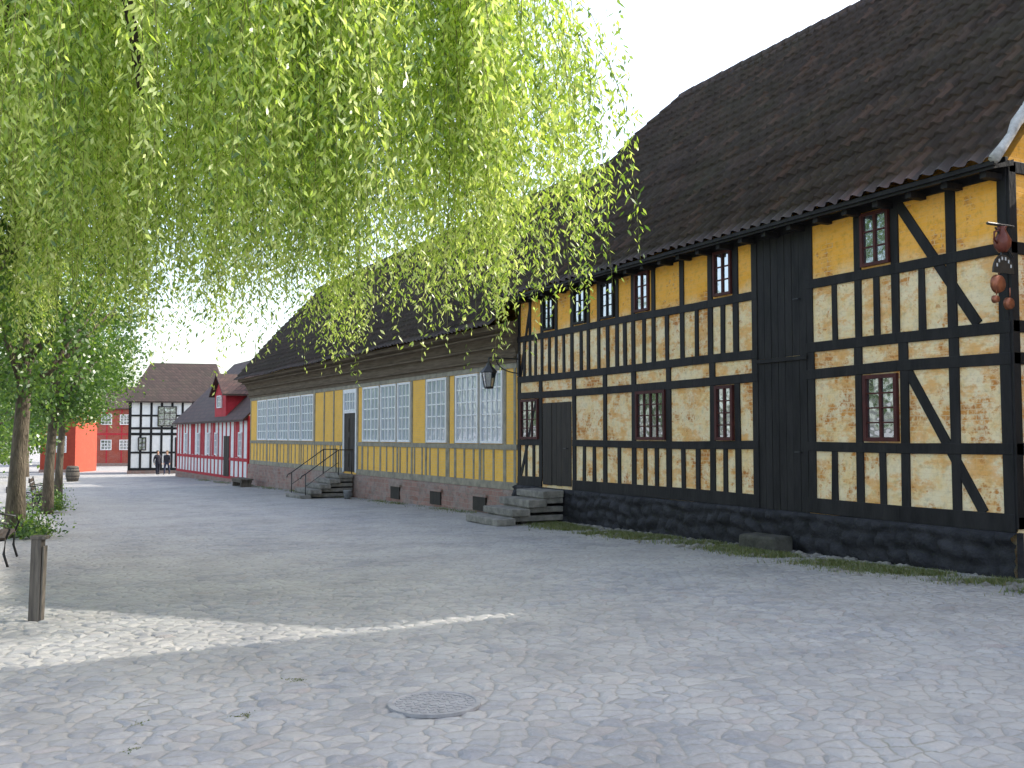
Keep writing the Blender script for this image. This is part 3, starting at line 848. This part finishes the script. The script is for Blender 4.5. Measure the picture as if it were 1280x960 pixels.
make_tree('street_tree', tl, (0.82, 29.9, gz(29.9)), 32, rx=2.3, rz=2.8, zc=5.2, group=GT, tr_r=0.13)
make_tree('street_tree', tl, (1.35, 37.4, gz(37.4)), 33, rx=2.4, rz=2.6, zc=5.2, group=GT, tr_r=0.12)
make_tree('street_tree', tl, (1.3, 47.5, gz(47.5)), 34, rx=2.6, rz=2.6, zc=5.4, group=GT, tr_r=0.12)
make_tree('street_tree', tl, (-1.6, 17.5, gz(17)), 35, rx=2.9, rz=3.2, zc=6.2, nc=120, group=GT, tr_r=0.16)
GB = 'leafy trees closing the far end of the street'
for k_, (x, y, s_) in enumerate([(-1.5, 62, 1.5), (0.6, 76, 1.6), (-3, 95, 1.9), (9, 130, 2.0), (18, 128, 2.2), (27, 100, 2.0), (22, 66, 1.7)]):
    make_tree('background_tree', 'full leafy tree behind the houses', (x, y, gz(y)), 50+k_, rx=4.0 if x > 8 or y < 70 else 3.2, rz=3.6, zc=4.4 if x < 8 else 8.0, nc=70, per=110, size=2.3, tr_r=0.25, group=GB)

def shrub(loc, seed, r=0.35, h=0.45, n=900):
    q = np.random.RandomState(seed)
    P = q.normal(0, 1, (n, 3))*np.array([r*0.5, r*0.5, h*0.35]); P[:, 2] = np.abs(P[:, 2])+0.03
    D = q.normal(0, 1, (n, 3)); D[:, 2] = abs(D[:, 2])
    o = leaf_mesh('low_plant', P, D, q.uniform(0.06, 0.12, n), q.uniform(0.03, 0.05, n), M['leaf'], q.rand(n), None, seed)
    o.location = loc
    tag(o, 'small leafy plant growing at the foot of a tree', 'plant', 'low plants at the tree feet')
shrub((0.35, 21.6, gz(21.6)), 71, 0.5, 0.5)
shrub((0.15, 23.4, gz(23.4)), 72, 0.5, 0.8)
shrub((0.95, 30.6, gz(30)), 73, 0.5, 0.6)
shrub((0.9, 33.5, gz(33)), 74, 0.5, 0.8)

# ============================================================ STREET THINGS
def steps(loc, rot, x0, x1, ztop, zg, treads, tread=0.42, label='', y0=0.1, shrink=0.0):
    S = MB(); n = treads
    rise = (ztop-zg)/n
    for i in range(n):
        z1 = ztop-i*rise
        ya = y0 if i == 0 else y0+0.55+(i-1)*tread-0.05; yb = y0+0.55+i*tread
        dx = R.uniform(-0.05, 0.08)+i*shrink
        S.box(x0-dx, x1+dx, ya, yb, z1-rise+0.03, z1, j=0.015)
        S.box(x0+0.06, x1-0.06, y0, yb-0.06, zg-0.1 if i == n-1 else z1-rise-0.1, z1-rise+0.028)
    o = S.obj('stone_steps', M['stone'], None, bevel=0.02)
    o.location = loc; o.rotation_euler = (0, 0, math.radians(rot))
    return tag(o, label, 'steps')
steps((11.5, 8.31, 0), 90, 11.3, 12.7, 0.44, -0.33, 4, 0.42, 'worn grey stone steps leading up to a dark door', y0=0.17, shrink=0.05)
steps((11.5, 22.32, 0), 91.8, 11.95, 13.6, 0.33, -0.56, 5, 0.36, 'stone steps with iron handrail below the yellow house door', y0=0.17, shrink=0.03)
S = MB(); S.box(3.8, 4.7, 0.22, 0.62, -0.3, 0.06, j=0.03)
o = S.obj('door_stone', M['darkstone'], None, bevel=0.04); o.location = (11.5, 8.31, 0); o.rotation_euler = (0, 0, pi/2)
tag(o, 'rough dark stone block below the black barn door', 'step')
for xx in (11.9, 13.65):
    hb_ = MB()
    hb_.tube([(xx, 0.25, 0.33), (xx, 0.25, 1.2)], 0.018, 6)
    hb_.tube([(xx, 0.75, 0.3), (xx, 0.75, 1.2)], 0.018, 6)
    hb_.tube([(xx, 1.95, -0.6), (xx, 1.95, 0.35)], 0.018, 6)
    hb_.tube([(xx, 0.2, 1.2), (xx, 0.75, 1.2), (xx, 1.95, 0.36), (xx, 2.1, 0.28), (xx, 2.13, 0.18)], 0.02, 6)
    hb_.tube([(xx, 0.75, 0.75), (xx, 1.95, -0.08)], 0.012, 6)
    o = hb_.obj('handrail', M['iron'], None, smooth=True)
    o.location = (11.5, 22.32, 0); o.rotation_euler = (0, 0, math.radians(91.8))
    tag(o, 'thin black iron handrail beside stone steps', 'handrail', 'handrails of the stone steps')

def place_B(x, y, z):
    a_ = math.radians(91.8)
    return (11.5+x*math.cos(a_)-y*math.sin(a_), 22.32+x*math.sin(a_)+y*math.cos(a_), z)
p = place_B(10.9, 0.75, gz(33.2))
bk = MB(); bk.lathe([(0.11, 0), (0.15, 0.28), (0.16, 0.30), (0.14, 0.29), (0.10, 0.03)], 0, 0, 16)
bo = bk.obj('bucket', M['zinc'], None, smooth=True); bo.location = p
tag(bo, 'grey zinc bucket standing by the wall', 'bucket')
bh_ = MB(); bh_.tube([(0.15*math.cos(t), 0, 0.29+0.16*math.sin(t)) for t in np.linspace(0, pi, 9)], 0.006, 5)
bh_.obj('handle', M['iron'], bo)

LN = top('wall_lantern', 'black iron lantern hanging on a wall bracket', 'lantern', (11.45, 22.15, 3.25), 90)
br_ = MB(); br_.tube([(0, 0, 0.42), (0, 0.85, 0.42)], 0.02, 6)
br_.tube([(0, 0.03, 0.05)]+[(0, 0.05+0.6*math.sin(t), 0.42-0.36*math.cos(t)) for t in np.linspace(0.2, 1.5, 8)], 0.014, 6)
br_.box(-0.04, 0.04, -0.01, 0.03, -0.02, 0.55); br_.obj('bracket', M['iron'], LN)
lb = MB(); lb.lathe([(0.10, -0.36), (0.12, -0.33), (0.12, -0.31)], 0, 0.85, 6); lb.lathe([(0.02, 0.42), (0.02, 0.30), (0.06, 0.28), (0.07, 0.22), (0.21, 0.08), (0.22, 0.05), (0.18, 0.04)][::-1], 0, 0.85, 6)
for k_ in range(6):
    a_ = 2*pi*k_/6
    lb.tube([(0.11*math.cos(a_), 0.85+0.11*math.sin(a_), -0.32), (0.18*math.cos(a_), 0.85+0.18*math.sin(a_), 0.05)], 0.012, 4)
lb.obj('lantern_housing', M['iron'], LN)
lg = MB(); lg.lathe([(0.105, -0.32), (0.175, 0.045)], 0, 0.85, 6); lg.obj('lantern_glass', M['glass'], LN)

SG = top('hanging_sign', 'black arched shop sign with brown jug and copper pans', 'sign', (11.44, 8.20, 3.5), 90)
sgb = MB(); sgb.tube([(0, 0, 0.9), (0, 0.5, 0.9)], 0.02, 6); sgb.tube([(0, 0.25, 0.9), (0, 0.25, 0.40)], 0.01, 5); sgb.tube([(0, 0.02, 0.5), (0, 0.35, 0.86)], 0.014, 5)
sgb.obj('bracket', M['iron'], SG)
jg = MB(); jg.lathe([(0.05, 0.55), (0.10, 0.62), (0.11, 0.70), (0.07, 0.78), (0.045, 0.84), (0.06, 0.88)], 0, 0.22, 14)
jg.tube([(0, 0.27, 0.84), (0, 0.37, 0.80), (0, 0.38, 0.70), (0, 0.32, 0.66)], 0.014, 6); jg.obj('jug', noisy('brown_glazed_jug', (0.10, 0.028, 0.02), (0.18, 0.05, 0.032), 5, 0.3), SG, smooth=True)
ar = MB()
ring = []
for k_ in range(13):
    t = pi*k_/12; ring.append((math.cos(t), math.sin(t)))
vs = [(-0.012, 0.22+0.20*c_, 0.28+0.24*s_) for c_, s_ in ring]+[(0.012, 0.22+0.20*c_, 0.28+0.24*s_) for c_, s_ in ring]
n = 13
ar.add(vs, [tuple(range(n)), tuple(range(n, 2*n))]+[(k_, (k_+1) % n, (k_+1) % n+n, k_+n) for k_ in range(n)])
ar.obj('sign_board', M['iron'], SG)
lt = MB()
for k_ in range(1, 7):
    t = pi*(k_+0.3)/7.6
    cy_, cz_ = 0.22+0.155*math.cos(t), 0.28+0.19*math.sin(t)
    for sgn in (-1, 1):
        xq = sgn*0.0145
        lt.box(min(xq, xq+0.002*sgn), max(xq, xq+0.002*sgn), cy_-0.012, cy_-0.005, cz_-0.022, cz_+0.022)
        lt.box(min(xq, xq+0.003*sgn), max(xq, xq+0.003*sgn), cy_+0.004, cy_+0.011, cz_-0.022, cz_+0.022)
        lt.box(min(xq, xq+0.004*sgn), max(xq, xq+0.004*sgn), cy_-0.005, cy_+0.005, cz_-0.004, cz_+0.004)
lt.obj('lettering', M['letter'], SG)
def pan(yc, zc, r):
    pn = MB()
    vs = []; prof = [(0.0, 0.0), (r*0.85, 0.0), (r, -0.04), (r*1.03, -0.04), (r*0.9, 0.012), (0, 0.012)]
    nn = 18
    for rr_, xo in prof:
        for k_ in range(nn):
            a_ = 2*pi*k_/nn
            vs.append((-xo, yc+rr_*math.cos(a_), zc+rr_*math.sin(a_)))
    fs = [(i_*nn+k_, i_*nn+(k_+1) % nn, (i_+1)*nn+(k_+1) % nn, (i_+1)*nn+k_) for i_ in range(len(prof)-1) for k_ in range(nn)]
    pn.add(vs, fs)
    pn.tube([(0, yc, zc+r), (0, yc, zc+r+0.12)], 0.008, 5)
    pn.obj('copper_pan', M['copper'], SG, smooth=True)
pan(0.30, 0.14, 0.12); pan(0.36, -0.06, 0.05); pan(0.10, -0.10, 0.08)

mh = MB()
mh.lathe([(0.31, -0.01), (0.31, 0.012), (0.28, 0.014), (0.275, 0.008), (0.0, 0.008)], 0, 0, 40)
for rr_ in (0.06, 0.12, 0.18, 0.24):
    nn = max(6, int(2*pi*rr_/0.06))
    for k_ in range(nn):
        a_ = 2*pi*k_/nn; x, y = rr_*math.cos(a_), rr_*math.sin(a_)
        mh.box(x-0.018, x+0.018, y-0.018, y+0.018, 0.004, 0.012)
mo = mh.obj('manhole_cover', M['castiron'], None); mo.location = (2.53, 6.12, gz(6.12)+0.010); mo.rotation_euler = (-0.015, 0, 0)
tag(mo, 'round cast iron manhole cover set in the cobbles', 'manhole cover')

def bollard(x, y, h, label, lean=0.0):
    b_ = MB(); b_.box(-0.055, 0.055, -0.05, 0.05, -0.2, h, j=0.008); b_.box(0.058, 0.078, -0.045, 0.045, -0.2, h*0.92, j=0.004)
    b_.box(-0.065, 0.09, -0.06, 0.06, h, h+0.035, j=0.006)
    o = b_.obj('wooden_post', M['oldwood'], None, bevel=0.01)
    o.location = (x, y, gz(y)); o.rotation_euler = (lean, 0.02, -0.4)
    tag(o, label, 'post')
bollard(0.22, 11.1, 0.82, 'weathered grey wooden post standing in the cobbles')

def bench(x, y, rot, label):
    E = top('park_bench', label, 'bench', (x, y, gz(y)), rot, 'benches beneath the trees')
    s_ = MB()
    for k_ in range(4): s_.box(-0.8, 0.8, -0.22+k_*0.115, -0.12+k_*0.115, 0.42, 0.45)
    s_.obj('seat', M['benchwood'], E)
    s_ = MB()
    for k_ in range(3): s_.box(-0.8, 0.8, 0.26+k_*0.03, 0.29+k_*0.03, 0.52+k_*0.13, 0.62+k_*0.13)
    s_.obj('backrest', M['benchwood'], E)
    for xx in (-0.72, 0.72):
        l = MB()
        l.tube([(xx, -0.26, 0), (xx, -0.2, 0.2), (xx, -0.22, 0.41), (xx, 0.0, 0.40), (xx, 0.22, 0.40), (xx, 0.34, 0.92)], 0.022, 6)
        l.tube([(xx, 0.36, 0), (xx, 0.24, 0.2), (xx, 0.22, 0.40)], 0.022, 6)
        l.tube([(xx, 0.28, 0.66), (xx, 0.0, 0.70), (xx, -0.22, 0.66), (xx, -0.27, 0.56), (xx, -0.22, 0.42)], 0.018, 6)
        l.obj('leg', M['iron'], E, smooth=True)
bench(-0.25, 17.2, 85, 'dark bench with curved iron arms under the trees')
bench(0.25, 26.2, 85, 'dark bench with curved iron arms under the trees')
bench(0.8, 34.0, 85, 'dark bench with curved iron arms under the trees')
E = top('low_plank_bench', 'low grey plank bench standing by the red house', 'bench', (9.7, 47.6, gz(47.6)), 91)
s_ = MB(); s_.box(-1.1, 1.1, -0.3, -0.02, 0.34, 0.40); s_.box(-1.1, 1.1, 0.02, 0.3, 0.34, 0.40); s_.box(-1.0, 1.0, -0.25, -0.2, 0.22, 0.337); s_.box(-1.0, 1.0, 0.2, 0.25, 0.22, 0.337)
s_.obj('seat', M['oldwood'], E)
for xx in (-0.85, 0.85):
    s_ = MB(); s_.box(xx-0.05, xx+0.05, -0.25, 0.25, 0, 0.338); s_.obj('leg', M['oldwood'], E)
bb = MB(); bb.lathe([(0.30, 0), (0.36, 0.25), (0.38, 0.45), (0.36, 0.68), (0.30, 0.9), (0.27, 0.9), (0.26, 0.82)], 0, 0, 18)
bo = bb.obj('wooden_barrel', M['oldwood'], None, smooth=True); bo.location = (3.0, 62.0, gz(62.0))
tag(bo, 'wooden barrel standing at the street side', 'barrel')
hp = MB()
for z in (0.15, 0.32, 0.6, 0.78): hp.lathe([(0.36+0.02*(0.3 < z < 0.7)-0.02*(z in (0.15, 0.78)), z-0.02), (0.372+0.02*(0.3 < z < 0.7)-0.02*(z in (0.15, 0.78)), z+0.02)], 0, 0, 18)
hp.obj('hoops', M['iron'], bo)

# ============================================================ PEOPLE
def personmat(name, topc, legc):
    m, nt, out = newmat(name)
    tc = node(nt, 'ShaderNodeTexCoord').outputs['Object']
    sp = node(nt, 'ShaderNodeSeparateXYZ', {0: tc})
    z = sp.outputs[2]
    skin = (0.45, 0.27, 0.19)
    shoe = mth(nt, 'LESS_THAN', z, 0.09)
    col = mixc(nt, mth(nt, 'GREATER_THAN', z, 0.93), legc, topc)
    col = mixc(nt, mth(nt, 'GREATER_THAN', z, 1.46), col, skin)
    ax = mth(nt, 'ABSOLUTE', sp.outputs[0])
    hand = mth(nt, 'MULTIPLY', mth(nt, 'GREATER_THAN', ax, 0.21), mth(nt, 'LESS_THAN', z, 0.86))
    hand = mth(nt, 'MULTIPLY', hand, mth(nt, 'GREATER_THAN', z, 0.5))
    col = mixc(nt, hand, col, skin)
    col = mixc(nt, shoe, col, (0.02, 0.018, 0.016))
    bsdf(nt, out, col, 0.85, 0.2, bump(nt, noise(nt, tc, 12, 3), 0.5, 0.02))
    return m
def person(x, y, rot, topc, legc, hair, label, stride=0.1):
    V_ = []; E_ = []; Rd = []
    def v(p, r, par=None):
        V_.append(p); Rd.append(r)
        if par is not None: E_.append((par, len(V_)-1))
        return len(V_)-1
    pel = v((0, 0, 0.95), 0.175)
    wa = v((0, 0.005, 1.10), 0.16, pel); chs = v((0, 0.0, 1.30), 0.19, wa); nb_ = v((0, -0.01, 1.43), 0.10, chs)
    nk = v((0, 0.0, 1.49), 0.06, nb_); jaw = v((0, 0.02, 1.56), 0.08, nk); hd = v((0, 0.01, 1.65), 0.105, jaw); cr = v((0, 0.0, 1.72), 0.08, hd)
    v((0, 0.125, 1.615), 0.014, hd)
    for s_ in (-1, 1):
        st = stride*s_
        hip_ = v((0.10*s_, 0, 0.86), 0.12, pel); kn = v((0.11*s_, 0.03+st*0.6, 0.49), 0.082, hip_); an = v((0.11*s_, -0.02+st, 0.10), 0.06, kn)
        v((0.12*s_, 0.13+st, 0.045), 0.042, an)
        shd = v((0.20*s_, 0, 1.37), 0.085, chs); el = v((0.26*s_, -0.03-st*0.4, 1.10), 0.062, shd); wr = v((0.27*s_, 0.05-st*0.6, 0.86), 0.038, el)
        pm_ = v((0.27*s_, 0.06-st*0.6, 0.79), 0.036, wr)
        for f_ in range(4):
            yy = 0.035-st*0.6+f_*0.02
            a_ = v((0.272*s_, yy, 0.745), 0.010, pm_); v((0.262*s_, yy+0.006, 0.685+0.01*abs(f_-1.5)), 0.008, a_)
        a_ = v((0.262*s_, 0.10-st*0.6, 0.775), 0.011, pm_); v((0.258*s_, 0.115-st*0.6, 0.735), 0.009, a_)
    me = bpy.data.meshes.new('person'); me.from_pydata(V_, E_, [])
    me.materials.append(personmat('clothes_'+str(len(bpy.data.materials)), topc, legc))
    o = bpy.data.objects.new('person', me); COL.objects.link(o)
    sk = o.modifiers.new('skin', 'SKIN')
    for i_, r in enumerate(Rd):
        me.skin_vertices[0].data[i_].radius = (r, r*(0.75 if i_ in (0, 1, 2) else 1.0))
    me.skin_vertices[0].data[0].use_root = True
    sk.use_smooth_shade = True
    ss = o.modifiers.new('sub', 'SUBSURF'); ss.levels = 1; ss.render_levels = 1
    o.location = (x, y, gz(y)); o.rotation_euler = (0, 0, math.radians(rot))
    tag(o, label, 'person')
    hm = MB(); hm.lathe([(0.098, 1.60), (0.108, 1.67), (0.095, 1.73), (0.05, 1.775), (0.005, 1.785)], 0, -0.02, 14)
    hm.obj('hair', noisy('hair_'+str(len(bpy.data.materials)), hair, tuple(h*1.6 for h in hair), 10), o, smooth=True)
try:
    person(9.35, 75.8, 200, (0.02, 0.02, 0.03), (0.02, 0.022, 0.035), (0.03, 0.02, 0.012), 'person in dark jacket and dark trousers standing in the street')
    person(9.95, 75.4, 150, (0.03, 0.03, 0.04), (0.03, 0.035, 0.06), (0.08, 0.05, 0.02), 'person in dark clothes walking beside the red house', 0.2)
except Exception as ex:
    print('PERSON ERR', ex)

# ============================================================ LIGHT / WORLD / CAMERA
el = math.radians(35.0); az = math.radians(6.8)
sd = Vector((math.cos(az)*math.cos(el), -math.sin(az)*math.cos(el), math.sin(el)))
sl = bpy.data.lights.new('sun', 'SUN'); sl.energy = 5.0; sl.angle = math.radians(0.5); sl.color = (1.0, 0.95, 0.86)
so_ = bpy.data.objects.new('sun', sl); COL.objects.link(so_); so_.rotation_euler = sd.to_track_quat('Z', 'Y').to_euler()
world = bpy.data.worlds.new('World'); scene.world = world; world.use_nodes = True
nt = world.node_tree; nt.nodes.clear()
sky = node(nt, 'ShaderNodeTexSky', sky_type='NISHITA')
sky.sun_disc = False; sky.sun_elevation = el; sky.sun_rotation = math.radians(96.8); sky.dust_density = 3.0; sky.air_density = 1.0; sky.ozone_density = 1.0
hs = node(nt, 'ShaderNodeHueSaturation', {'Saturation': 0.72, 'Color': sky.outputs[0]})
bg = node(nt, 'ShaderNodeBackground', {0: hs.outputs[0], 1: 0.50})
wo = node(nt, 'ShaderNodeOutputWorld', {0: bg.outputs[0]})
cam = bpy.data.cameras.new('camera'); cam.sensor_width = 36; cam.lens = 34.3; cam.clip_end = 1500; cam.clip_start = 0.05
co_ = bpy.data.objects.new('camera', cam); COL.objects.link(co_)
co_.location = (0, 0, 1.7); co_.rotation_euler = (math.radians(93.05), 0, math.radians(-26.94))
scene.camera = co_
scene.view_settings.view_transform = 'Standard'; scene.view_settings.look = 'None'; scene.view_settings.exposure = 0
